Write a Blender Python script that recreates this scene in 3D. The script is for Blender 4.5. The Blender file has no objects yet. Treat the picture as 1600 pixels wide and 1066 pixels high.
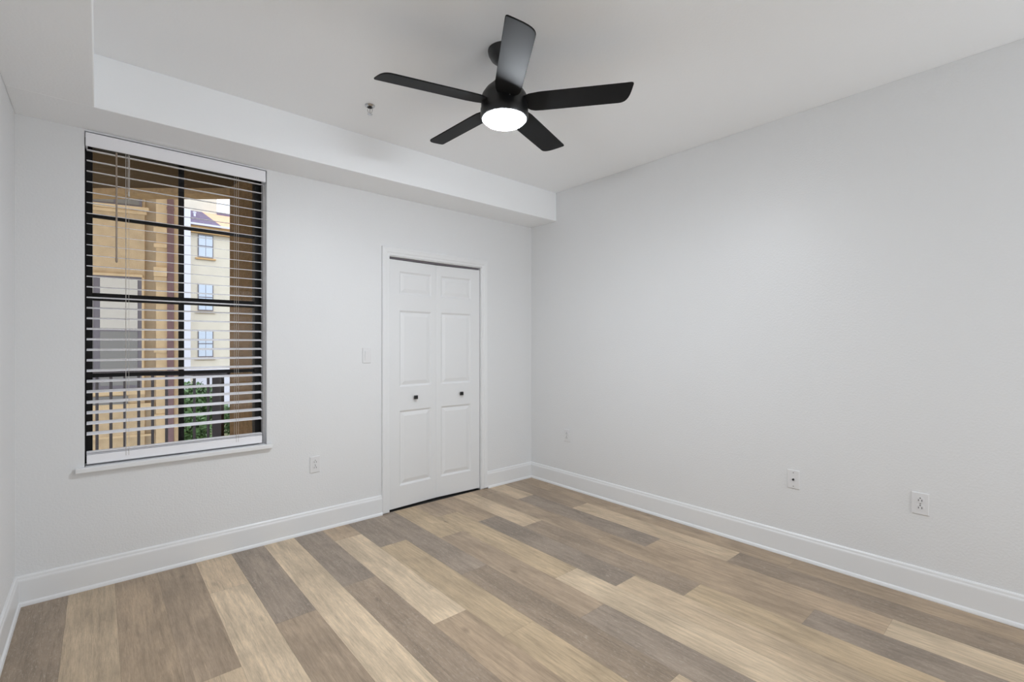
import bpy, bmesh, math, random
from mathutils import Vector, Matrix
random.seed(7)
S = bpy.context.scene
COL = S.collection
PI = math.pi

# ------------------------------------------------------------------ camera
YAW = math.atan2(645, 740)          # camera heading, clockwise from +y
FW = Vector((math.sin(YAW), math.cos(YAW), 0)); RT = Vector((math.cos(YAW), -math.sin(YAW), 0))
CAMP = Vector((-3.27, -3.457, 1.33))
cam = bpy.data.cameras.new('camera'); camo = bpy.data.objects.new('camera', cam); COL.objects.link(camo)
camo.location = CAMP; camo.rotation_euler = (PI/2, 0, -YAW)
cam.sensor_width = 36; cam.lens = 36*740/1600; cam.shift_y = 5/1600; cam.clip_start = 0.02; cam.clip_end = 300
S.camera = camo
# ------------------------------------------------------------------ sky and exposure
w = bpy.data.worlds.new('sky'); S.world = w; w.use_nodes = True
bg = w.node_tree.nodes['Background']; bg.inputs[0].default_value = (0.80, 0.88, 1.0, 1); bg.inputs[1].default_value = 2.1
S.view_settings.view_transform = 'Standard'; S.view_settings.look = 'None'
S.view_settings.gamma = 1; S.view_settings.use_curve_mapping = False
S.view_settings.exposure = 0.12
LAMP = 252.0                         # radiance of the fan's light lens
# soft fill lamp added behind the camera to brighten the room; no opening there
al = bpy.data.lights.new('rear_fill', 'AREA'); al.shape = 'RECTANGLE'; al.size = 1.7; al.size_y = 2.1; al.energy = 24; al.color = (.93, .98, 1.03)
alo = bpy.data.objects.new('rear_fill', al); COL.objects.link(alo); alo.location = (-.95, -5.15, 1.25); alo.rotation_euler = (PI/2, 0, 0)
# sun from behind our own building: it only reaches the far facade and roofs
sl = bpy.data.lights.new('sun', 'SUN'); sl.energy = .7; sl.angle = .02; sl.color = (1, .95, .88)
slo = bpy.data.objects.new('sun', sl); COL.objects.link(slo); slo.rotation_euler = Vector((-.35, .75, -.56)).to_track_quat('-Z', 'Y').to_euler()
try:
    S.cycles.max_bounces = 16; S.cycles.diffuse_bounces = 10; S.cycles.transparent_max_bounces = 16
    S.cycles.sample_clamp_indirect = 8
except Exception: pass

# ------------------------------------------------------------------ materials
def lin(c):
    return tuple(((v/255)/12.92 if v/255 <= .04045 else ((v/255+.055)/1.055)**2.4) for v in c)
def mat(name, rgb, rough=.5, spec=.5, metal=0, noise=None, bump=None, coat=0):
    """noise=(scale, amount[, (sx,sy,sz)]); bump=(scale, strength, distance)"""
    m = bpy.data.materials.new(name); m.use_nodes = True
    nt = m.node_tree; b = nt.nodes['Principled BSDF']
    c = lin(rgb)
    b.inputs['Base Color'].default_value = (*c, 1); b.inputs['Roughness'].default_value = rough
    b.inputs['Specular IOR Level'].default_value = spec; b.inputs['Metallic'].default_value = metal
    b.inputs['Coat Weight'].default_value = coat
    tc = nt.nodes.new('ShaderNodeTexCoord')
    if noise:
        mp = nt.nodes.new('ShaderNodeMapping'); nt.links.new(tc.outputs['Object'], mp.inputs[0])
        if len(noise) > 2: mp.inputs['Scale'].default_value = noise[2]
        n = nt.nodes.new('ShaderNodeTexNoise'); n.inputs['Scale'].default_value = noise[0]; n.inputs['Detail'].default_value = 4
        nt.links.new(mp.outputs[0], n.inputs['Vector'])
        r = nt.nodes.new('ShaderNodeMapRange'); r.inputs['From Min'].default_value = .3; r.inputs['From Max'].default_value = .7
        r.inputs['To Min'].default_value = 1-noise[1]; r.inputs['To Max'].default_value = 1+noise[1]
        nt.links.new(n.outputs['Fac'], r.inputs[0])
        h = nt.nodes.new('ShaderNodeVectorMath'); h.operation = 'SCALE'; h.inputs[0].default_value = c
        nt.links.new(r.outputs[0], h.inputs['Scale']); nt.links.new(h.outputs[0], b.inputs['Base Color'])
    if bump:
        n = nt.nodes.new('ShaderNodeTexNoise'); n.inputs['Scale'].default_value = bump[0]; n.inputs['Detail'].default_value = 3
        nt.links.new(tc.outputs['Object'], n.inputs['Vector'])
        bp = nt.nodes.new('ShaderNodeBump'); bp.inputs['Strength'].default_value = bump[1]; bp.inputs['Distance'].default_value = bump[2]
        nt.links.new(n.outputs['Fac'], bp.inputs['Height']); nt.links.new(bp.outputs[0], b.inputs['Normal'])
    return m
M = {}
M['wall'] = mat('textured wall paint', (226, 227, 228), .42, .5, bump=(95, .45, .003))
M['ceil'] = mat('ceiling paint', (246, 248, 250), .7, .3, bump=(95, .35, .002))
M['trim'] = mat('semi gloss trim paint', (230, 231, 232), .35)
M['doorw'] = mat('white door paint', (227, 228, 229), .4)
M['blind'] = mat('white faux wood', (242, 242, 246), .4)
M['plastic'] = mat('white plastic', (224, 224, 225), .35)
M['slot'] = mat('dark slot', (40, 40, 40), .6)
M['black'] = mat('black fan metal', (26, 26, 27), .38, .5)
M['blade'] = mat('black blade', (24, 24, 25), .55, .16)
M['knob'] = mat('black knob metal', (10, 10, 10), .4)
M['chrome'] = mat('polished chrome', (200, 200, 200), .2, metal=1)
M['screw'] = mat('steel screw', (150, 150, 150), .3, metal=1)
M['frame'] = mat('dark bronze window frame', (11, 9, 9), .5, .3)
M['cord'] = mat('blind cord', (190, 185, 178), .8)
M['wand'] = mat('tilt wand', (150, 135, 120), .4)
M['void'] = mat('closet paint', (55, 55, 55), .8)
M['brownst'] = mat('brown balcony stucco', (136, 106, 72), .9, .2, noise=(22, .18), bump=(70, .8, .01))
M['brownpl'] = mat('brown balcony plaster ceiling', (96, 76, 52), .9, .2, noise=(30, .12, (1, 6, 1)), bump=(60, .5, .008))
M['beam'] = mat('lighter beam stucco', (188, 154, 112), .9, .2, noise=(22, .15), bump=(70, .8, .01))
M['tan'] = mat('tan stucco', (196, 172, 138), .9, .2, noise=(8, .1), bump=(50, .5, .01))
M['tanlite'] = mat('light tan trim stucco', (214, 188, 150), .9, .2, noise=(8, .08), bump=(50, .4, .01))
M['tangrey'] = mat('greyish tan stucco', (184, 166, 140), .9, .2, noise=(8, .08))
M['spout'] = mat('mauve brown downspout', (122, 92, 92), .5, noise=(20, .1))
M['cream'] = mat('cream stucco', (212, 205, 190), .9, .2, noise=(1.5, .04))
M['pale'] = mat('pale lavender stucco', (216, 217, 228), .9, .2)
M['orange'] = mat('orange tan stucco', (200, 164, 118), .9, .2)
M['roofshade_ledge'] = mat('grey roof shadow and ledge', (120, 108, 128), .8, .2, noise=(4, .2, (1, 1, 5)))  # cast shadow painted as grey on the far roof; also colours the ledge
M['peach'] = mat('peach roof tiles', (232, 186, 152), .8, .2, noise=(4, .08, (1, 1, 5)))
M['winblue'] = mat('pale window pane', (196, 208, 224), .3)
M['shade'] = mat('window shade fabric', (205, 200, 190), .7, noise=(40, .05, (1, 1, 8)))
M['greyglass'] = mat('grey window pane', (125, 122, 116), .15)
M['wframe'] = mat('grey window frame', (112, 106, 112), .5)
M['rail'] = mat('dark brown railing metal', (58, 44, 42), .45)
M['post'] = mat('dark railing post', (50, 36, 34), .5)
M['conc'] = mat('concrete', (170, 164, 150), .9, noise=(4, .1))
M['grass'] = mat('ground', (112, 110, 84), 1, .1, noise=(2, .2))
M['leaf'] = mat('green leaves', (96, 128, 78), .6, noise=(6, .45))
M['bark'] = mat('bark', (92, 76, 60), .9, noise=(20, .3))

def emis(name, rgb, s):
    m = bpy.data.materials.new(name); m.use_nodes = True; b = m.node_tree.nodes['Principled BSDF']
    b.inputs['Base Color'].default_value = (.9, .9, .9, 1)
    b.inputs['Emission Color'].default_value = (*rgb, 1); b.inputs['Emission Strength'].default_value = s
    return m
M['lens'] = emis('glowing opal lens', (.93, .987, 1.05), LAMP)

def glassmat():
    m = bpy.data.materials.new('window glass'); m.use_nodes = True; nt = m.node_tree
    nt.nodes.remove(nt.nodes['Principled BSDF']); out = nt.nodes['Material Output']
    t = nt.nodes.new('ShaderNodeBsdfTransparent'); t.inputs[0].default_value = (.95, .95, .95, 1)
    g = nt.nodes.new('ShaderNodeBsdfGlossy'); g.inputs['Roughness'].default_value = .02
    fr = nt.nodes.new('ShaderNodeFresnel'); fr.inputs[0].default_value = 1.22
    mx = nt.nodes.new('ShaderNodeMixShader'); nt.links.new(fr.outputs[0], mx.inputs[0])
    nt.links.new(t.outputs[0], mx.inputs[1]); nt.links.new(g.outputs[0], mx.inputs[2]); nt.links.new(mx.outputs[0], out.inputs[0])
    return m
M['glass'] = glassmat()

def floormat():
    m = bpy.data.materials.new('vinyl plank flooring'); m.use_nodes = True; nt = m.node_tree; N = nt.nodes; L = nt.links
    b = N['Principled BSDF']
    at = N.new('ShaderNodeVertexColor'); at.layer_name = 'plank'
    uv = N.new('ShaderNodeUVMap'); uv.uv_map = 'UVMap'      # metres along / across, shifted per plank
    def noise(sc, scale, det=6, rough=.6, dist=0.0):
        mp = N.new('ShaderNodeMapping'); mp.inputs['Scale'].default_value = sc; L.new(uv.outputs[0], mp.inputs[0])
        n = N.new('ShaderNodeTexNoise'); n.inputs['Scale'].default_value = scale; n.inputs['Detail'].default_value = det
        n.inputs['Roughness'].default_value = rough; n.inputs['Distortion'].default_value = dist
        L.new(mp.outputs[0], n.inputs['Vector']); return n.outputs['Fac']
    def rng(f, a, b_, lo, hi):
        r = N.new('ShaderNodeMapRange'); r.inputs['From Min'].default_value = a; r.inputs['From Max'].default_value = b_
        r.inputs['To Min'].default_value = lo; r.inputs['To Max'].default_value = hi; L.new(f, r.inputs[0]); return r.outputs[0]
    def mul(a, c):
        x = N.new('ShaderNodeMath'); x.operation = 'MULTIPLY'; L.new(a, x.inputs[0]); L.new(c, x.inputs[1]); return x.outputs[0]
    grain = rng(noise((1, 1, 1), 0, 2), 0, 1, 1, 1)
    n1 = rng(noise((16, 1.0, 1), 3.0, 8, .72, .35), .3, .7, .74, 1.22)      # broad streaks along the plank
    n2 = rng(noise((110, 6, 1), 3.0, 5, .8), .3, .7, .80, 1.18)             # fine pores
    n3 = rng(noise((3.2, 1.3, 1), 2.0, 3, .5, .8), .3, .7, .80, 1.16)     # cloudy patches
    n4 = rng(noise((22, .8, 1), 3.0, 6, .7, .8), .34, .46, .80, 1.0)    # darker grain lines
    f = mul(mul(mul(n1, n2), n3), n4)
    # knots
    mp = N.new('ShaderNodeMapping'); mp.inputs['Scale'].default_value = (5.5, 2.6, 1); L.new(uv.outputs[0], mp.inputs[0])
    v = N.new('ShaderNodeTexVoronoi'); v.inputs['Scale'].default_value = 1.0; L.new(mp.outputs[0], v.inputs['Vector'])
    kn = rng(v.outputs['Distance'], .0, .11, .62, 1.0); f = mul(f, kn)
    sc = N.new('ShaderNodeVectorMath'); sc.operation = 'SCALE'; L.new(at.outputs['Color'], sc.inputs[0]); L.new(f, sc.inputs['Scale'])
    # pale limed cathedral flecks, only strong on dark planks (alpha of the colour layer)
    fl = rng(noise((34, 6, 1), 3.0, 4, .6, 2.6), .56, .66, 0, .6)
    am = mul(fl, at.outputs['Alpha'])
    mx = N.new('ShaderNodeMixRGB'); L.new(am, mx.inputs[0]); L.new(sc.outputs[0], mx.inputs[1]); mx.inputs[2].default_value = (*lin((186, 172, 156)), 1)
    L.new(mx.outputs[0], b.inputs['Base Color'])
    b.inputs['Roughness'].default_value = .38; b.inputs['Specular IOR Level'].default_value = .5
    L.new(rng(n2, .87, 1.12, .45, .33), b.inputs['Roughness'])
    bp = N.new('ShaderNodeBump'); bp.inputs['Strength'].default_value = .25; bp.inputs['Distance'].default_value = .001
    L.new(n2, bp.inputs['Height']); L.new(bp.outputs[0], b.inputs['Normal'])
    return m
M['floor'] = floormat()

# ------------------------------------------------------------------ helpers
def link(name, bm, m, parent=None, smooth=False, bevel=0, bseg=2):
    me = bpy.data.meshes.new(name)
    bmesh.ops.recalc_face_normals(bm, faces=bm.faces[:])
    bm.to_mesh(me); bm.free()
    if smooth:
        for p in me.polygons: p.use_smooth = True
    o = bpy.data.objects.new(name, me); COL.objects.link(o)
    for mm in (m if isinstance(m, (list, tuple)) else [m]): me.materials.append(mm)
    if bevel:
        b = o.modifiers.new('bevel', 'BEVEL'); b.width = bevel; b.segments = bseg; b.limit_method = 'ANGLE'
    if smooth:
        try:
            me.set_sharp_from_angle(angle=math.radians(35))
        except Exception: pass
    if parent: o.parent = parent
    return o
def box(bm, x0, x1, y0, y1, z0, z1, mt=None, mi=0):
    vs = [Vector((x, y, z)) for x in (x0, x1) for y in (y0, y1) for z in (z0, z1)]
    if mt: vs = [mt @ v for v in vs]
    v = [bm.verts.new(p) for p in vs]
    for f in ((0, 1, 3, 2), (4, 6, 7, 5), (0, 4, 5, 1), (2, 3, 7, 6), (0, 2, 6, 4), (1, 5, 7, 3)):
        bm.faces.new([v[i] for i in f]).material_index = mi
def boxes(*args):
    bm = bmesh.new()
    for a in args: box(bm, *a)
    return bm
def extrude_profile(bm, prof, p0, p1, out, up=Vector((0, 0, 1)), m0=0, m1=0):
    """prof: closed (out, up) outline swept from p0 to p1; m0/m1 mitre (shift along path per unit of out)"""
    d = (p1-p0).normalized()
    rings = []
    for p, m in ((p0, m0), (p1, m1)):
        rings.append([bm.verts.new(p + out*a + up*b + d*(a*m)) for a, b in prof])
    n = len(prof)
    for i in range(n):
        bm.faces.new((rings[0][i], rings[0][(i+1) % n], rings[1][(i+1) % n], rings[1][i]))
    bm.faces.new(rings[0]); bm.faces.new(rings[1])
def lathe(bm, prof, cx, cy, n=48, mi=0):
    """prof: (r, z) from one end of the axis to the other"""
    rings = []
    for r, z in prof:
        if r < 1e-6: rings.append([bm.verts.new((cx, cy, z))])
        else: rings.append([bm.verts.new((cx+r*math.cos(2*PI*i/n), cy+r*math.sin(2*PI*i/n), z)) for i in range(n)])
    for a, b in zip(rings, rings[1:]):
        for i in range(n):
            j = (i+1) % n
            if len(a) == 1 and len(b) == 1: continue
            if len(a) == 1: f = (a[0], b[i], b[j])
            elif len(b) == 1: f = (a[i], a[j], b[0])
            else: f = (a[i], a[j], b[j], b[i])
            bm.faces.new(f).material_index = mi
def tube(bm, p0, p1, r, n=10):
    p0 = Vector(p0); p1 = Vector(p1); d = (p1-p0).normalized()
    a = d.orthogonal().normalized(); b = d.cross(a)
    rs = [[bm.verts.new(p + (a*math.cos(2*PI*i/n)+b*math.sin(2*PI*i/n))*r) for i in range(n)] for p in (p0, p1)]
    for i in range(n): bm.faces.new((rs[0][i], rs[0][(i+1) % n], rs[1][(i+1) % n], rs[1][i]))
    bm.faces.new(rs[0]); bm.faces.new(rs[1])
def st(o): o['kind'] = 'structure'; return o
def thing(o, label, cat, group=None, kind=None):
    o['label'] = label; o['category'] = cat
    if group: o['group'] = group
    if kind: o['kind'] = kind
    return o
def empty(name, loc, rz=0):
    o = bpy.data.objects.new(name, None); COL.objects.link(o); o.location = loc; o.rotation_euler = (0, 0, rz); o.empty_display_size = .1
    return o
def copy(o, parent):
    c = o.copy(); COL.objects.link(c); c.parent = parent
    for ch in [k for k in o.children]: copy(ch, c)
    return c

# ------------------------------------------------------------------ room shell
XL = -3.592; YR = -5.2; CH = 2.764; SH = 2.497; WT = .25
WX0, WX1, WZ0, WZ1 = -3.330, -2.427, .640, 2.488          # window opening
DX0, DX1, DZ1 = -1.545, -.631, 2.033                      # closet opening
bm = bmesh.new()
box(bm, XL-WT, WX0, 0, WT, -.3, 3.0); box(bm, WX0, WX1, 0, WT, -.3, WZ0); box(bm, WX0, WX1, 0, WT, WZ1, 3.0)
box(bm, WX1, DX0, 0, WT, -.3, 3.0); box(bm, DX0, DX1, 0, .13, DZ1, 3.0); box(bm, DX1, WT, 0, WT, -.3, 3.0)
st(link('wall_back', bm, M['wall']))
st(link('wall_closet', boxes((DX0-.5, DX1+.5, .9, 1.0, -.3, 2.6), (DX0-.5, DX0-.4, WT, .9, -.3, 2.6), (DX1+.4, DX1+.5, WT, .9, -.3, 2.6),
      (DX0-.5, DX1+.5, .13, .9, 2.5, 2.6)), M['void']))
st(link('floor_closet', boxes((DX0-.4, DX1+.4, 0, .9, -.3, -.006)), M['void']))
st(link('wall_right', boxes((0, WT, YR-WT, 0, -.3, 3.0)), M['wall']))
st(link('wall_left', boxes((XL-WT, XL, YR-WT, 0, -.3, 3.0)), M['wall']))
st(link('wall_front', boxes((XL, 0, YR-WT, YR, -.3, 3.0)), M['wall']))
st(link('ceiling', boxes((XL, 0, YR, 0, CH, 3.0), (XL, 0, -.347, 0, SH, CH), (XL, -3.288, YR, -.347, SH, CH)), M['ceil'], bevel=.004))

st(link('added_sun_block', boxes((-14, 9, -5.4, WT, 3.0, 12.5)), M['tan']))  # unseen block added to keep the sun off the balcony and near building
# floor: one mesh, every plank a face with its own tone and grain offset
LB = (205, 184, 156); LT = (197, 175, 147); TY = (186, 164, 134); MB = (174, 152, 127); MD = (163, 143, 121); DG = (148, 133, 118); DB = (151, 133, 114)
PW = .1885; PL = 1.255
cols = [  # (joint offset, tones from the window wall towards the camera)
 (-1.15, [MB, MB, MB, MD]), (-.88, [MD, LT, DB, MB]), (-.43, [LT, DG, MB, LB]), (-.155, [MD, MD, MB, DG]), (-.91, [LT, DB, TY, MB]),
 (-.615, [MB, DG, LT, MB]), (-.335, [MD, TY, LB, MB]), (-.685, [TY, MD, DG, MB]), (-1.205, [DG, DB, LT, MB]), (-.555, [DG, TY, TY, DG]),
 (-.264, [MB, LB, MB, DG]), (-.895, [DG, DB, LT, MB]), (-1.9, [LB, LB, LB, MD]), (-1.025, [DG, MD, MB, LB]), (-.50, [LT, LB, LB, MB]),
 (-1.252, [MD, LT, MB, DG]), (-1.25, [MB, MB, LT, MD]), (-1.22, [LT, LT, DG, MB]), (-1.1, [DB, DB, MB, LT]), (-.5, [MB, DB, LT, MB])]
bm = bmesh.new(); uvl = bm.loops.layers.uv.new('UVMap'); cl = bm.loops.layers.float_color.new('plank')
for k, (j, tones) in enumerate(cols):
    x1 = -PW*k; x0 = max(-PW*(k+1), XL)
    if x1 <= XL: break
    ys = [0.0] + [j - PL*i for i in range(6) if j-PL*i > YR] + [YR]
    for i in range(len(ys)-1):
        t = tones[i % len(tones)]
        jit = random.uniform(.97, 1.03); c = lin(tuple(v*jit for v in t)); dark = 1.0 if sum(t) < 402 else .12
        ou, ov = random.uniform(0, 60), random.uniform(0, 60)
        g = .00025
        f = bm.faces.new([bm.verts.new((x, y, 0)) for x, y in ((x0+g, ys[i+1]+g), (x1-g, ys[i+1]+g), (x1-g, ys[i]-g), (x0+g, ys[i]-g))])
        for lp in f.loops:
            lp[uvl].uv = (lp.vert.co.x+ou, lp.vert.co.y+ov); lp[cl] = (*c, dark)
vs = [bm.verts.new(p) for p in ((XL, YR, -.0015), (0, YR, -.0015), (0, 0, -.0015), (XL, 0, -.0015))]
f = bm.faces.new(vs)
for lp in f.loops: lp[uvl].uv = (lp.vert.co.x, lp.vert.co.y); lp[cl] = (.035, .028, .022, 0)
box(bm, XL, 0, YR, 0, -.3, -.01, None, 1)
flo = st(link('floor', bm, [M['floor'], M['conc']]))

# baseboards
BB = [(0, 0), (.024, 0), (.024, .006), (.021, .015), (.0145, .021), (.0145, .124), (.0135, .130), (.0105, .136), (.009, .146), (.005, .152), (0, .153)]
def baseboard(name, p0, p1, out, m0=0, m1=0):
    bm = bmesh.new(); extrude_profile(bm, BB, Vector(p0), Vector(p1), Vector(out), m0=m0, m1=m1); st(link(name, bm, M['trim']))
CW = .064
baseboard('baseboard_back', (XL, 0, 0), (DX0-CW, 0, 0), (0, -1, 0), m0=1)
baseboard('baseboard_back_right', (DX1+CW, 0, 0), (0, 0, 0), (0, -1, 0), m1=-1)
baseboard('baseboard_right', (0, 0, 0), (0, YR, 0), (-1, 0, 0), m0=1)
baseboard('baseboard_left', (XL, YR, 0), (XL, 0, 0), (1, 0, 0), m1=-1)

# ------------------------------------------------------------------ closet bifold door
door = st(empty('door_1', ((DX0+DX1)/2, 0, 0)))
def dchild(o): o.parent = door; o.matrix_parent_inverse = Matrix.Translation(door.location).inverted(); return o
# casing: profile across its width (w from the inner edge outwards, d proud of the wall)
CP = [(0, 0), (0, .007), (.004, .010), (.020, .011), (.026, .015), (.044, .017), (.052, .019), (.060, .019), (CW, .015), (CW, 0)]
bm = bmesh.new()
def casing_leg(pts):  # pts: list of inner-edge corner points, outward mitre offsets
    rings = []
    for (x, z, ox, oz) in pts:
        rings.append([bm.verts.new((x+ox*a, -d, z+oz*a)) for a, d in CP])
    n = len(CP)
    for r0, r1 in zip(rings, rings[1:]):
        for i in range(n): bm.faces.new((r0[i], r0[(i+1) % n], r1[(i+1) % n], r1[i]))
    bm.faces.new(rings[0]); bm.faces.new(rings[-1])
casing_leg([(DX0, .010, -1, 0), (DX0, DZ1, -1, 1), (DX1, DZ1, 1, 1), (DX1, .010, 1, 0)])
dchild(link('casing', bm, M['trim']))
dchild(link('jamb', boxes((DX0, DX0+.004, 0, .13, 0, DZ1), (DX1-.004, DX1, 0, .13, 0, DZ1), (DX0, DX1, 0, .13, DZ1-.006, DZ1)), M['trim']))
dchild(link('track', boxes((DX0+.01, DX1-.01, .028, .052, DZ1-.020, DZ1-.006)), M['wframe']))
LW, LZ0, LZ1, TH = .4500, .013, 2.008, .034
def leaf(flip):
    """front face on y=0 (towards the room), x from the hinge (0) to the centre seam (LW); flip mirrors it"""
    bm = bmesh.new()
    xs = [0, .094, .402, LW]
    zs = [LZ0, .185, .792, .985, 1.603, 1.735, 1.920, LZ1]
    sg = -1 if flip else 1
    V = {}
    def v(x, y, z):
        k = (round(x, 5), round(y, 5), round(z, 5))
        if k not in V: V[k] = bm.verts.new((sg*x, y, z))
        return V[k]
    for i in range(3):
        for j in range(7):
            a, b, c, d = xs[i], xs[i+1], zs[j], zs[j+1]
            if i == 1 and j in (1, 3, 5):
                steps = [(0, 0), (.005, .0035), (.012, .0095), (.018, .0100), (.044, .0030), (.047, .0025)]
                for (s0, y0), (s1, y1) in zip(steps, steps[1:]):
                    p = [(a+s0, c+s0), (b-s0, c+s0), (b-s0, d-s0), (a+s0, d-s0)]; q = [(a+s1, c+s1), (b-s1, c+s1), (b-s1, d-s1), (a+s1, d-s1)]
                    for m in range(4):
                        n = (m+1) % 4
                        bm.faces.new((v(p[m][0], y0, p[m][1]), v(p[n][0], y0, p[n][1]), v(q[n][0], y1, q[n][1]), v(q[m][0], y1, q[m][1])))
                s, y = steps[-1]
                bm.faces.new((v(a+s, y, c+s), v(b-s, y, c+s), v(b-s, y, d-s), v(a+s, y, d-s)))
            else:
                bm.faces.new((v(a, 0, c), v(b, 0, c), v(b, 0, d), v(a, 0, d)))
    # sides and back
    for j in range(7):
        for x in (0, LW): bm.faces.new((v(x, 0, zs[j]), v(x, 0, zs[j+1]), v(x, TH, zs[j+1]), v(x, TH, zs[j])))
    for i in range(3):
        for z in (LZ0, LZ1): bm.faces.new((v(xs[i], 0, z), v(xs[i+1], 0, z), v(xs[i+1], TH, z), v(xs[i], TH, z)))
    for i in range(3):
        for j in range(7): bm.faces.new((v(xs[i], TH, zs[j]), v(xs[i+1], TH, zs[j]), v(xs[i+1], TH, zs[j+1]), v(xs[i], TH, zs[j+1])))
    return bm
def knob(parent, x, z):
    bm = bmesh.new()
    box(bm, x-.006, x+.006, -.016, .001, z-.006, z+.006)
    box(bm, x-.015, x+.015, -.030, -.014, z-.015, z+.015)
    return link('knob', bm, M['knob'], parent, bevel=.0025)
ang = math.asin(.024/LW)
for flip, hx, hy, kx in ((False, DX0+.0065, .014, .236), (True, DX1-.009, .014, .205)):
    o = link('door_leaf', leaf(flip), M['doorw'], None, bevel=.0015)
    dchild(o); o.location = (hx, hy, 0); o.rotation_euler = (0, 0, -ang if flip else ang)
    o.name = 'door_leaf'
    knob(o, (-1 if flip else 1)*kx, .893)['label'] = 'small square black knob'

# ------------------------------------------------------------------ window
win = st(empty('window_1', ((WX0+WX1)/2, .1, WZ0)))
def wchild(o): o.parent = win; o.matrix_parent_inverse = Matrix.Translation(win.location).inverted(); return o
SILL = .664
fy0, fy1 = .105, .175; FWD = .046
gx0, gx1 = WX0+FWD-.014, WX1-FWD-.003
wchild(link('frame', boxes((WX0, gx0, fy0, fy1, SILL, WZ1), (gx1, WX1, fy0, fy1, SILL, WZ1), (gx0, gx1, fy0, fy1, SILL, SILL+.045), (gx0, gx1, fy0, fy1, WZ1-.05, WZ1)), M['frame']))
mx = -2.884
wchild(link('reveal_liner', boxes((WX1-.010, WX1, .052, .104, SILL, WZ1)), M['trim']))
wchild(link('meeting_rail', boxes((gx0, gx1, .110, .150, 1.578, 1.620)), M['frame'], bevel=.002))
wchild(link('mullion', boxes((mx-.014, mx+.014, .118, .145, SILL+.045, WZ1-.05)), M['frame']))
for z in (2.060, 1.152):
    wchild(link('muntin', boxes((gx0, gx1, .122, .142, z-.011, z+.011)), M['frame']))
wchild(link('pane', boxes((gx0, gx1, .130, .134, 1.61, WZ1-.05)), M['glass']))
wchild(link('pane', boxes((gx0, gx1, .130, .134, SILL+.045, 1.59)), M['glass']))
# drywall return lining is the wall itself; sill board with a rounded nose and side ears
bm = boxes((WX0-.038, WX1+.030, -.030, 0, SILL-.029, SILL), (WX0+.001, WX1-.001, 0, fy1, SILL-.024, SILL))
wchild(link('window_sill', bm, M['trim'], bevel=.006, bseg=3))

# ------------------------------------------------------------------ blind
bl = thing(empty('window_blind', (-2.883, .03, SILL)), 'white horizontal slat blind with open slats hanging in the tall window', 'blind')
def bchild(o): o.parent = bl; o.matrix_parent_inverse = Matrix.Translation(bl.location).inverted(); return o
BX0, BX1 = -3.322, -2.453
bm = bmesh.new()
box(bm, WX0+.004, WX1-.010, -.014, -.004, 2.405, 2.479); box(bm, WX0+.004, WX0+.012, -.010, .05, 2.405, 2.479); box(bm, WX1-.018, WX1-.010, -.010, .05, 2.405, 2.479)
bchild(link('valance', bm, M['blind'], bevel=.003))
bchild(link('headrail', boxes((BX0, BX1, .004, .062, 2.430, 2.476)), M['blind'], bevel=.002))
SW = .055; TILT = math.radians(10)
def slat_bm():
    bm = bmesh.new(); n = 6; rings = []
    for x in (BX0-BX0, BX1-BX0):
        top = [(x, -SW/2+SW*i/n, .0010*(1-(2*i/n-1)**2)+.0012) for i in range(n+1)]
        bot = [(x, p[1], p[2]-.0024) for p in reversed(top)]
        rings.append([bm.verts.new(p) for p in top+bot])
    k = len(rings[0])
    for i in range(k): bm.faces.new((rings[0][i], rings[0][(i+1) % k], rings[1][(i+1) % k], rings[1][i]))
    bm.faces.new(rings[0]); bm.faces.new(rings[1])
    return bm
slat0 = None
YB = .034
nsl = 28
zs = [2.396 - .0577*i for i in range(nsl)] + [.7375, .7300]
for i, z in enumerate(zs):
    if slat0 is None: o = link('slat', slat_bm(), M['blind']); slat0 = o
    else: o = slat0.copy(); COL.objects.link(o)
    o.parent = bl
    o.location = (BX0-bl.location.x, YB-bl.location.y, z-SILL)
    o.rotation_euler = (TILT if i < nsl else 0, 0, 0)
bchild(link('bottom_rail', boxes((BX0, BX1, YB-SW/2, YB+SW/2, .6745, .7250)), M['blind'], bevel=.004, bseg=3))
for x in (-3.155, -2.605):
    bm = bmesh.new()
    for y in (YB-SW/2-.002, YB+SW/2+.002): tube(bm, (x, y, .70), (x, y, 2.43), .0009, 6)
    tube(bm, (x+.012, YB-SW/2-.002, .70), (x+.012, YB-SW/2-.002, 2.43), .0008, 6)
    bchild(link('ladder_cord', bm, M['cord']))
bm = bmesh.new(); tube(bm, (-3.197, -.008, 1.800), (-3.197, -.008, 2.40), .0042, 8); lathe(bm, [(0, 1.785), (.005, 1.79), (.0055, 1.80), (.004, 1.815), (0, 1.816)], -3.197, -.008, 10)
bchild(link('tilt_wand', bm, M['wand'], smooth=True))
bm = bmesh.new(); tube(bm, (-3.140, -.006, 2.19), (-3.140, -.006, 2.40), .0014, 6); tube(bm, (-3.147, -.006, 2.19), (-3.147, -.006, 2.40), .0014, 6)
lathe(bm, [(0, 2.165), (.006, 2.168), (.004, 2.19), (0, 2.195)], -3.1435, -.006, 10)
bchild(link('lift_cord', bm, M['cord']))

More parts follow.
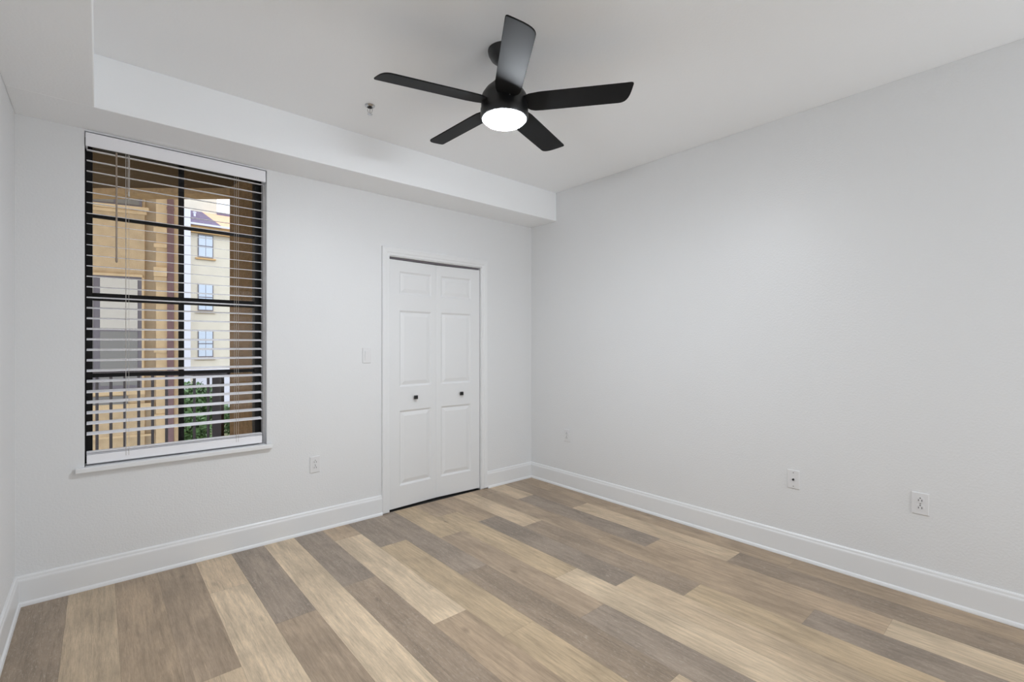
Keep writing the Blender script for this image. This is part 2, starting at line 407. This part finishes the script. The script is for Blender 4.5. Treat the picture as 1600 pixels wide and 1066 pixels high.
# ------------------------------------------------------------------ ceiling fan
FX, FY = -1.776, -1.686
fan = thing(empty('ceiling_fan', (FX, FY, CH)), 'black five-blade ceiling fan with a lit round white light hanging from the ceiling', 'ceiling fan')
def fchild(o): o.parent = fan; o.matrix_parent_inverse = Matrix.Translation(fan.location).inverted(); return o
bm = bmesh.new(); lathe(bm, [(0, CH), (.080, CH), (.080, CH-.006), (.077, CH-.020), (.066, CH-.040), (.046, CH-.057), (.028, CH-.066), (.022, CH-.068), (.020, CH-.060), (0, CH-.060)], FX, FY)
fchild(link('canopy', bm, M['black'], smooth=True))
bm = bmesh.new(); lathe(bm, [(0, CH-.055), (.0135, CH-.055), (.0135, 2.64), (0, 2.64)], FX, FY, 24); lathe(bm, [(0, CH-.060), (.018, CH-.064), (.022, CH-.072), (.016, CH-.084), (0, CH-.086)], FX, FY, 24)
fchild(link('downrod', bm, M['black'], smooth=True))
bm = bmesh.new(); lathe(bm, [(0, 2.668), (.024, 2.668), (.028, 2.660), (.034, 2.630), (.060, 2.600), (.090, 2.572), (.108, 2.545), (.113, 2.528), (.1135, 2.480), (.1165, 2.474), (.117, 2.438), (.113, 2.431), (.1075, 2.429), (.1065, 2.436), (.106, 2.46), (0, 2.46)], FX, FY, 64)
fchild(link('motor_housing', bm, M['black'], smooth=True))
bm = bmesh.new(); lathe(bm, [(0, 2.440), (.1055, 2.440), (.1062, 2.432), (.102, 2.424), (.092, 2.415), (.070, 2.406), (.035, 2.400), (0, 2.399)], FX, FY, 64)
fchild(link('light_lens', bm, M['lens'], smooth=True))['label'] = 'lit white opal lens'
def blade_bm():
    # outline in local frame: x along the blade, y across (negative = the longer leading corner)
    R0, R1 = .085, .612
    yl, yt = -.062, .062
    pts = []
    pts += [(R0, -.040), (.13, -.056), (.18, yl)]
    pts += [(R1-.012, yl-.001), (R1-.003, yl+.001), (R1, yl+.008)]
    # slightly slanted tip running into the broadly rounded trailing corner
    P = [(R1, yl+.008), (R1-.012, .015), (R1-.020, yt), (R1-.066, yt)]
    for k in range(1, 13):
        t = k/12; u = 1-t; w4 = (u**3, 3*u*u*t, 3*u*t*t, t**3)
        pts.append((sum(a*p[0] for a, p in zip(w4, P)), sum(a*p[1] for a, p in zip(w4, P))))
    pts += [(.18, yt), (.145, .060), (.125, .053), (.11, .040), (R0, .034)]
    bm = bmesh.new()
    def h(x, y): return -.0035*(1-(y/.062)**2)*-1
    top = [bm.verts.new((x, y, .003)) for x, y in pts]; bot = [bm.verts.new((x, y, -.003)) for x, y in pts]
    bm.faces.new(top); bm.faces.new(bot[::-1])
    for i in range(len(pts)):
        j = (i+1) % len(pts); bm.faces.new((top[i], bot[i], bot[j], top[j]))
    return bm
# angle of each blade measured from the direction towards the camera
b0 = None
for k in range(5):
    phi = math.radians(7.0+72*k)
    d = -FW*math.cos(phi) + RT*math.sin(phi)
    if b0 is None: o = link('blade', blade_bm(), M['blade'], bevel=.0015); b0 = o
    else: o = b0.copy(); COL.objects.link(o)
    o.parent = fan
    rz = math.atan2(d.y, d.x)
    o.location = (0, 0, 2.502-CH)
    o.rotation_euler = (Matrix.Rotation(rz, 4, 'Z') @ Matrix.Rotation(math.radians(-12), 4, 'X')).to_euler()
for s in (14, 134, 254):
    bm = bmesh.new(); a = math.radians(s); d = -FW*math.cos(a)+RT*math.sin(a); p = Vector((FX, FY, 2.495))+d*.112; tube(bm, p, p+d*.004, .0035, 12); fchild(link('housing_screw', bm, M['screw']))

# ------------------------------------------------------------------ fire sprinkler
sx, sy = -2.044, -.752
sp = thing(empty('fire_sprinkler', (sx, sy, CH)), 'small chrome pendent fire sprinkler in a white ring on the ceiling', 'sprinkler')
def schild(o): o.parent = sp; o.matrix_parent_inverse = Matrix.Translation(sp.location).inverted(); return o
bm = bmesh.new(); lathe(bm, [(0, CH), (.030, CH), (.030, CH-.003), (.024, CH-.009), (.017, CH-.011), (.015, CH-.003), (0, CH-.003)], sx, sy, 32)
schild(link('escutcheon', bm, M['chrome'], smooth=True))
bm = bmesh.new(); lathe(bm, [(0, CH-.002), (.0105, CH-.002), (.0105, CH-.014), (.008, CH-.017), (0, CH-.017)], sx, sy, 16)
schild(link('fitting', bm, M['slot']))
bm = bmesh.new()
for s in (-1, 1):
    q = RT*s; c = Vector((sx, sy, 0))
    P = [c+q*.010+Vector((0, 0, CH-.014)), c+q*.015+Vector((0, 0, CH-.026)), c+q*.011+Vector((0, 0, CH-.040)), c+q*.003+Vector((0, 0, CH-.048))]
    for a, b in zip(P, P[1:]): tube(bm, a, b, .0018, 8)
lathe(bm, [(0, CH-.046), (.004, CH-.046), (.004, CH-.052), (0, CH-.052)], sx, sy, 12)
schild(link('frame_arms', bm, M['chrome']))
bm = bmesh.new(); tube(bm, (sx, sy, CH-.016), (sx, sy, CH-.046), .0018, 8); schild(link('glass_bulb', bm, M['screw']))
bm = bmesh.new()
for k in range(12):
    a = 2*PI*k/12; m = Matrix.Translation((sx, sy, CH-.053)) @ Matrix.Rotation(a, 4, 'Z'); box(bm, .002, .016, -.0022, .0022, -.0006, .0006, m)
lathe(bm, [(0, CH-.052), (.007, CH-.052), (.007, CH-.054), (0, CH-.054)], sx, sy, 16)
schild(link('deflector', bm, M['chrome']))

# ------------------------------------------------------------------ wall plates (built in a frame: x across, y out of the wall towards -y, z up)
def plate_bm(wd, ht):
    bm = bmesh.new(); prof = [(0, 0), (.0, .003), (.003, .0055)]
    def ring(s, d): return [bm.verts.new((sx_*(wd/2-s), -d, sz_*(ht/2-s))) for sx_, sz_ in ((-1, -1), (1, -1), (1, 1), (-1, 1))]
    rs = [ring(0, 0), ring(0, .0030), ring(.0035, .0062)]
    for a, b in zip(rs, rs[1:]):
        for i in range(4): bm.faces.new((a[i], a[(i+1) % 4], b[(i+1) % 4], b[i]))
    bm.faces.new(rs[0]); bm.faces.new(rs[-1])
    return bm
def outlet(loc, rz, label, group=None):
    e = thing(empty('electrical_outlet', loc, rz), label, 'outlet', group)
    link('wall_plate', plate_bm(.072, .116), M['plastic'], e)
    for s in (1, -1):
        bm = bmesh.new(); cz = s*.0195; n = 24; pts = []
        for i in range(n):
            a = 2*PI*i/n; pts.append((.0172*math.cos(a), max(-.0142, min(.0142, .0172*math.sin(a)))))
        f = [bm.verts.new((x, -.0085, cz+z)) for x, z in pts]; b = [bm.verts.new((x, -.005, cz+z)) for x, z in pts]
        bm.faces.new(f); bm.faces.new(b)
        for i in range(n): bm.faces.new((f[i], f[(i+1) % n], b[(i+1) % n], b[i]))
        r = link('receptacle', bm, M['plastic'], e)
        bm = boxes((-.0082, -.0055, -.0091, -.008, cz-.0035, cz+.0055), (.0055, .0082, -.0091, -.008, cz-.0045, cz+.0065))
        tube(bm, (0, -.0091, cz+.0112*-1), (0, -.008, cz-.0112), .0028, 12)
        # the photo shows the round ground hole uppermost
        for v in bm.verts: v.co.z = 2*cz - v.co.z
        link('slots', bm, M['slot'], r)
    bm = bmesh.new(); tube(bm, (0, -.0072, 0), (0, -.005, 0), .0028, 12); link('screw', bm, M['screw'], e)
    return e
outlet((-2.115, 0, .476), 0, 'white duplex outlet low on the window wall left of the closet door')
outlet((0, -.484, .483), -PI/2, 'white outlet on the right wall close to the far corner')
outlet((0, -2.989, .488), -PI/2, 'nearest white duplex outlet low on the right wall')
e = thing(empty('light_switch', (-1.730, 0, 1.244)), 'white rocker light switch beside the closet door casing', 'light switch')
link('wall_plate', plate_bm(.070, .116), M['plastic'], e)
bm = bmesh.new(); m = Matrix.Translation((0, -.006, 0)) @ Matrix.Rotation(math.radians(3.5), 4, 'X'); box(bm, -.0165, .0165, -.004, .002, -.0335, .0335, m)
link('rocker', bm, M['plastic'], e, bevel=.001)
for z in (.047, -.047): bm = bmesh.new(); tube(bm, (0, -.0070, z), (0, -.005, z), .0028, 12); link('screw', bm, M['plastic'], e)
e = thing(empty('coaxial_wall_plate', (0, -2.383, .486), -PI/2), 'white wall plate with a single dark jack on the right wall', 'wall plate')
link('wall_plate', plate_bm(.070, .116), M['plastic'], e)
bm = bmesh.new(); tube(bm, (0, -.016, 0), (0, -.005, 0), .0048, 16); tube(bm, (0, -.008, 0), (0, -.005, 0), .0068, 6); link('coaxial_jack', bm, M['slot'], e)
for z in (.042, -.042): bm = bmesh.new(); tube(bm, (0, -.0072, z), (0, -.005, z), .0030, 12); link('screw', bm, M['screw'], e)

# ------------------------------------------------------------------ balcony outside the window
def dp(px, t, z):      # a point at distance t along the view axis, written in plain metres
    u = (px-800)/740; p = CAMP + FW*t + RT*(u*t); return Vector((p.x, p.y, z))
A = Vector((-2.470, .953, 0)); RL = -RT                     # railing line starts at the side wall and runs left
B = A + RL*2.6
out = FW
bm = bmesh.new()
def prism(bm, pts, z0, z1):
    a = [bm.verts.new((p[0], p[1], z0)) for p in pts]; b = [bm.verts.new((p[0], p[1], z1)) for p in pts]
    bm.faces.new(a); bm.faces.new(b)
    for i in range(len(pts)):
        j = (i+1) % len(pts); bm.faces.new((a[i], a[j], b[j], b[i]))
foot = [(-5.2, WT+.001), (-2.10, WT+.001), (A.x+.33, A.y-.0), (A.x+out.x*.15, A.y+out.y*.15), (B.x+out.x*.15, B.y+out.y*.15), (-5.2, B.y)]
prism(bm, foot, -.3, -.03); st(link('floor_balcony', bm, M['conc']))
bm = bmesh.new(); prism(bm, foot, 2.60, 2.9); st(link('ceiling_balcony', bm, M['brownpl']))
bm = bmesh.new(); prism(bm, [(A+RL*-.3)[:2], B[:2], (B+out*.15)[:2], (A+RL*-.3+out*.15)[:2]], 2.555, 2.61); st(link('trim_1', bm, M['beam']))
bm = bmesh.new(); prism(bm, [(-2.400, WT+.001), (-2.09, WT+.001), (-2.10, A.y+.1), (A.x+out.x*.15+.02, A.y+out.y*.15), (A.x+out.x*.15-.045, A.y+out.y*.15+.039), (A.x, A.y)], -.3, 2.61)
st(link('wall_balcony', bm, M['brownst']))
rail = thing(empty('balcony_railing', A+RL*.9), 'dark brown metal railing with vertical balusters outside the window', 'railing')
def rchild(o): o.parent = rail; o.matrix_parent_inverse = Matrix.Translation(rail.location).inverted(); return o
RM = Matrix(((RL.x, out.x, 0, A.x), (RL.y, out.y, 0, A.y), (0, 0, 1, 0), (0, 0, 0, 1)))   # local: x along railing, y outwards
bm = bmesh.new(); box(bm, .0, 1.9, -.03, .03, 1.075, 1.115, RM); rchild(link('top_rail', bm, M['rail'], bevel=.004))
bm = bmesh.new(); box(bm, .0, 1.9, -.015, .015, .06, .10, RM); rchild(link('bottom_rail', bm, M['rail']))
bm = bmesh.new(); box(bm, .057, .131, -.02, .02, -.03, 1.08, RM); rchild(link('post', bm, M['post']))
bm = bmesh.new(); box(bm, 1.86, 1.93, -.04, .04, -.03, 1.13, RM); rchild(link('post', bm, M['post']))
for i in range(14):
    s = .175+.113*i
    if s > 1.84: break
    bm = bmesh.new(); box(bm, s-.008, s+.008, -.006, .006, .09, 1.08, RM); rchild(link('baluster', bm, M['rail']))

# ------------------------------------------------------------------ tan building opposite
ang = math.radians(-13.216)
tb = thing(empty('apartment_building', (-3.092, 5.673, -3.0), ang), 'near tan stucco building with downspout seen through left half of window', 'building')
def loc_link(name, bm, m, parent, **k): return link(name, bm, m, parent, **k)
Z = 3.0   # local z = world z + 3
loc_link('wall', boxes((-4.0, -1.2, 0, 3.0, 0, 8.5), (-1.2, .349, 0, .35, 0, 8.5)), M['tan'], tb)
loc_link('return_wall', boxes((.349, .49, .06, .35, 0, 8.5)), M['tangrey'], tb)
pb = [(.49, .634, -.02, .33, 0, 8.5)]
for z0, z1, d in ((3.02, 3.10, .07), (2.80, 2.86, .05), (2.36, 2.50, .06), (2.28, 2.36, .03), (1.20, 1.26, .03), (.20, .26, .03), (-.6, -.5, .04)): pb.append((.47, .634, -.02-d, 0, Z+z0, Z+z1))
loc_link('pilaster', boxes(*pb), M['tanlite'], tb, bevel=.008)
loc_link('corner_strip', boxes((.715, .775, 0, .22, 0, 8.5), (.60, .72, .04, .3, 0, 8.5)), M['tanlite'], tb)
bm = bmesh.new(); box(bm, .636, .714, -.06, .03, 0, 8.5)
for z in (3.4, 1.4, -.4): box(bm, .630, .720, -.065, .03, Z+z, Z+z+.03)
loc_link('downspout', bm, M['spout'], tb)
loc_link('cornice', boxes((-4, .41, -.07, 0, Z+3.33, Z+3.385), (-4, .38, -.04, 0, Z+3.28, Z+3.33)), M['tanlite'], tb, bevel=.01)
loc_link('lower_band', boxes((-4, .47, -.02, 0, Z+.36, Z+.44), (-4, .47, -.012, 0, Z-.06, Z-.03)), M['tanlite'], tb)
# lower window with a drawn shade
wf = loc_link('window', boxes((-.70, .32, -.03, .02, Z+.66, Z+2.335)), M['wframe'], tb)
loc_link('shade', boxes((-.66, -.245, -.036, -.028, Z+1.56, Z+2.30), (-.165, .27, -.036, -.028, Z+1.56, Z+2.30)), M['shade'], wf)
loc_link('pane', boxes((-.66, -.245, -.034, -.028, Z+.72, Z+1.52), (-.165, .27, -.034, -.028, Z+.72, Z+1.52)), M['greyglass'], wf)
loc_link('window_trim', boxes((-.80, .33, -.05, 0, Z+2.335, Z+2.37), (.32, .345, -.03, 0, Z+.60, Z+2.335), (-.8, .36, -.06, 0, Z+.58, Z+.64)), M['tanlite'], tb)
wf = loc_link('window', boxes((-.70, .32, -.03, .02, Z+3.39, Z+4.8)), M['wframe'], tb)
loc_link('pane', boxes((-.66, -.01, -.034, -.028, Z+3.41, Z+4.1), (.02, .29, -.034, -.028, Z+3.41, Z+4.1)), M['greyglass'], wf)
loc_link('window', boxes((-.50, .15, -.015, .02, Z+.40, Z+.56)), M['greyglass'], tb)

# ------------------------------------------------------------------ cream building further away
fb = thing(empty('apartment_building', (1.773, 31.944, -3.0)), 'distant cream stucco building with part-shaded peach roof seen through right half of window', 'building')
X = -1.773
loc_link('wall', boxes((X-1.5, X+14, 0, 9, 0, 11.35)), M['cream'], fb)
loc_link('corner_column', boxes((X+.55, X+.963, -.5, 0, 0, 12.6)), M['pale'], fb)
loc_link('eave', boxes((X+.7, X+14, -.28, 0, 11.30, 11.75)), M['orange'], fb)
loc_link('gutter', boxes((X+.7, X+14, -.42, -.2, 11.75, 11.87)), M['pale'], fb)
def roof(pts, m, name):
    bm = bmesh.new(); v = [bm.verts.new(p) for p in pts]; f = bm.faces.new(v)
    r = bmesh.ops.extrude_face_region(bm, geom=[f])
    for q in r['geom']:
        if isinstance(q, bmesh.types.BMVert): q.co.z -= .15
    loc_link(name, bm, m, fb)
roof([(X+.7, -.4, 11.87), (X+2.62, -.4, 11.87), (X+1.9, 2.0, 13.15), (X+.7, 2.0, 13.15)], M['roofshade_ledge'], 'roof')  # tower's shadow on the peach roof, painted as a grey plane
roof([(X+2.62, -.4, 11.87), (X+14, -.4, 11.87), (X+14, 2.0, 13.15), (X+1.9, 2.0, 13.15)], M['peach'], 'roof')
loc_link('upper_tower', boxes((X+.4, X+2.75, 2.0, 8, 11, 18)), M['cream'], fb)
loc_link('tower_ledge', boxes((X+2.75, X+14, 1.9, 3, 12.6, 13.3)), M['roofshade_ledge'], fb)
bm = bmesh.new(); lathe(bm, [(0, 12.3), (.06, 12.3), (.06, 12.75), (.09, 12.75), (.09, 12.83), (0, 12.83)], X+1.35, .9, 12); loc_link('vent_pipe', bm, M['pale'], fb)
for zt, zb, pm in ((8.25, 6.82, 'winblue'), (5.15, 3.45, 'winblue'), (2.215, .511, 'winblue')):
    for x0 in (1.398, 4.6, 8.2):
        x1 = x0+.83
        wf = loc_link('window', boxes((X+x0, X+x1, -.05, .02, Z+zb, Z+zt)), M['wframe'], fb)
        mid = (x0+x1)/2; zm = (zb+zt)/2
        loc_link('pane', boxes(*[(X+a, X+b, -.06, -.045, Z+c, Z+d) for a, b in ((x0+.05, mid-.012), (mid+.012, x1-.05)) for c, d in ((zb+.06, zm-.03), (zm+.03, zt-.06))]), M[pm], wf)
        loc_link('sill', boxes((X+x0-.13, X+x1+.13, -.12, 0, Z+zb-.14, Z+zb-.05)), M['orange'], fb)
loc_link('base_ledge', boxes((X-1, X+14, -.25, 0, Z-.42, Z-.25)), M['pale'], fb)
loc_link('garage_door', boxes((X+1.3, X+3.6, -.05, 0, .1, 2.3)), M['pale'], fb)

st(link('ground', boxes((-40, 45, 1.9, 70, -3.3, -3.0)), M['grass']))

# ------------------------------------------------------------------ trees beyond the railing
def tree(loc, h, r, n, label, seed, squash=1.0):
    rnd = random.Random(seed)
    t = thing(empty('leafy_tree', loc), label, 'tree')
    bm = bmesh.new(); tube(bm, (0, 0, 0), (0.05, 0, h-r*.8), .06, 8)
    for k in range(5):
        a = rnd.uniform(0, 2*PI); tube(bm, (.03, 0, h-r*1.7), (.6*r*math.cos(a), .6*r*math.sin(a), h-r*.5), .025, 6)
    link('trunk', bm, M['bark'], t)
    bm = bmesh.new()
    for k in range(n):
        d = Vector((rnd.gauss(0, 1), rnd.gauss(0, 1), rnd.gauss(0, 1))).normalized()*(r*rnd.uniform(.45, 1.0))
        p = Vector((d.x, d.y, h-r+d.z*squash)); 
        q = Matrix.Rotation(rnd.uniform(0, 6.28), 3, Vector((rnd.gauss(0, 1), rnd.gauss(0, 1), rnd.gauss(0, 1))).normalized())
        l, wd = rnd.uniform(.10, .2), rnd.uniform(.03, .06)
        v = [bm.verts.new(p+q@Vector(c)) for c in ((0, 0, 0), (l*.5, wd, .01), (l, 0, 0), (l*.5, -wd, .01))]
        bm.faces.new(v)
    link('foliage', bm, M['leaf'], t)
tree((-1.05, 14.4, -3), 3.1, .72, 2600, 'green leafy tree behind the railing just left of the thick post', 3)
tree((-1.50, 12.4, -3), 2.5, .7, 2200, 'low green tree seen just right of the window mullion', 5)
tree((.1, 13.2, -3), 2.6, .6, 1800, 'low green tree showing between the post and the brown side wall', 8)
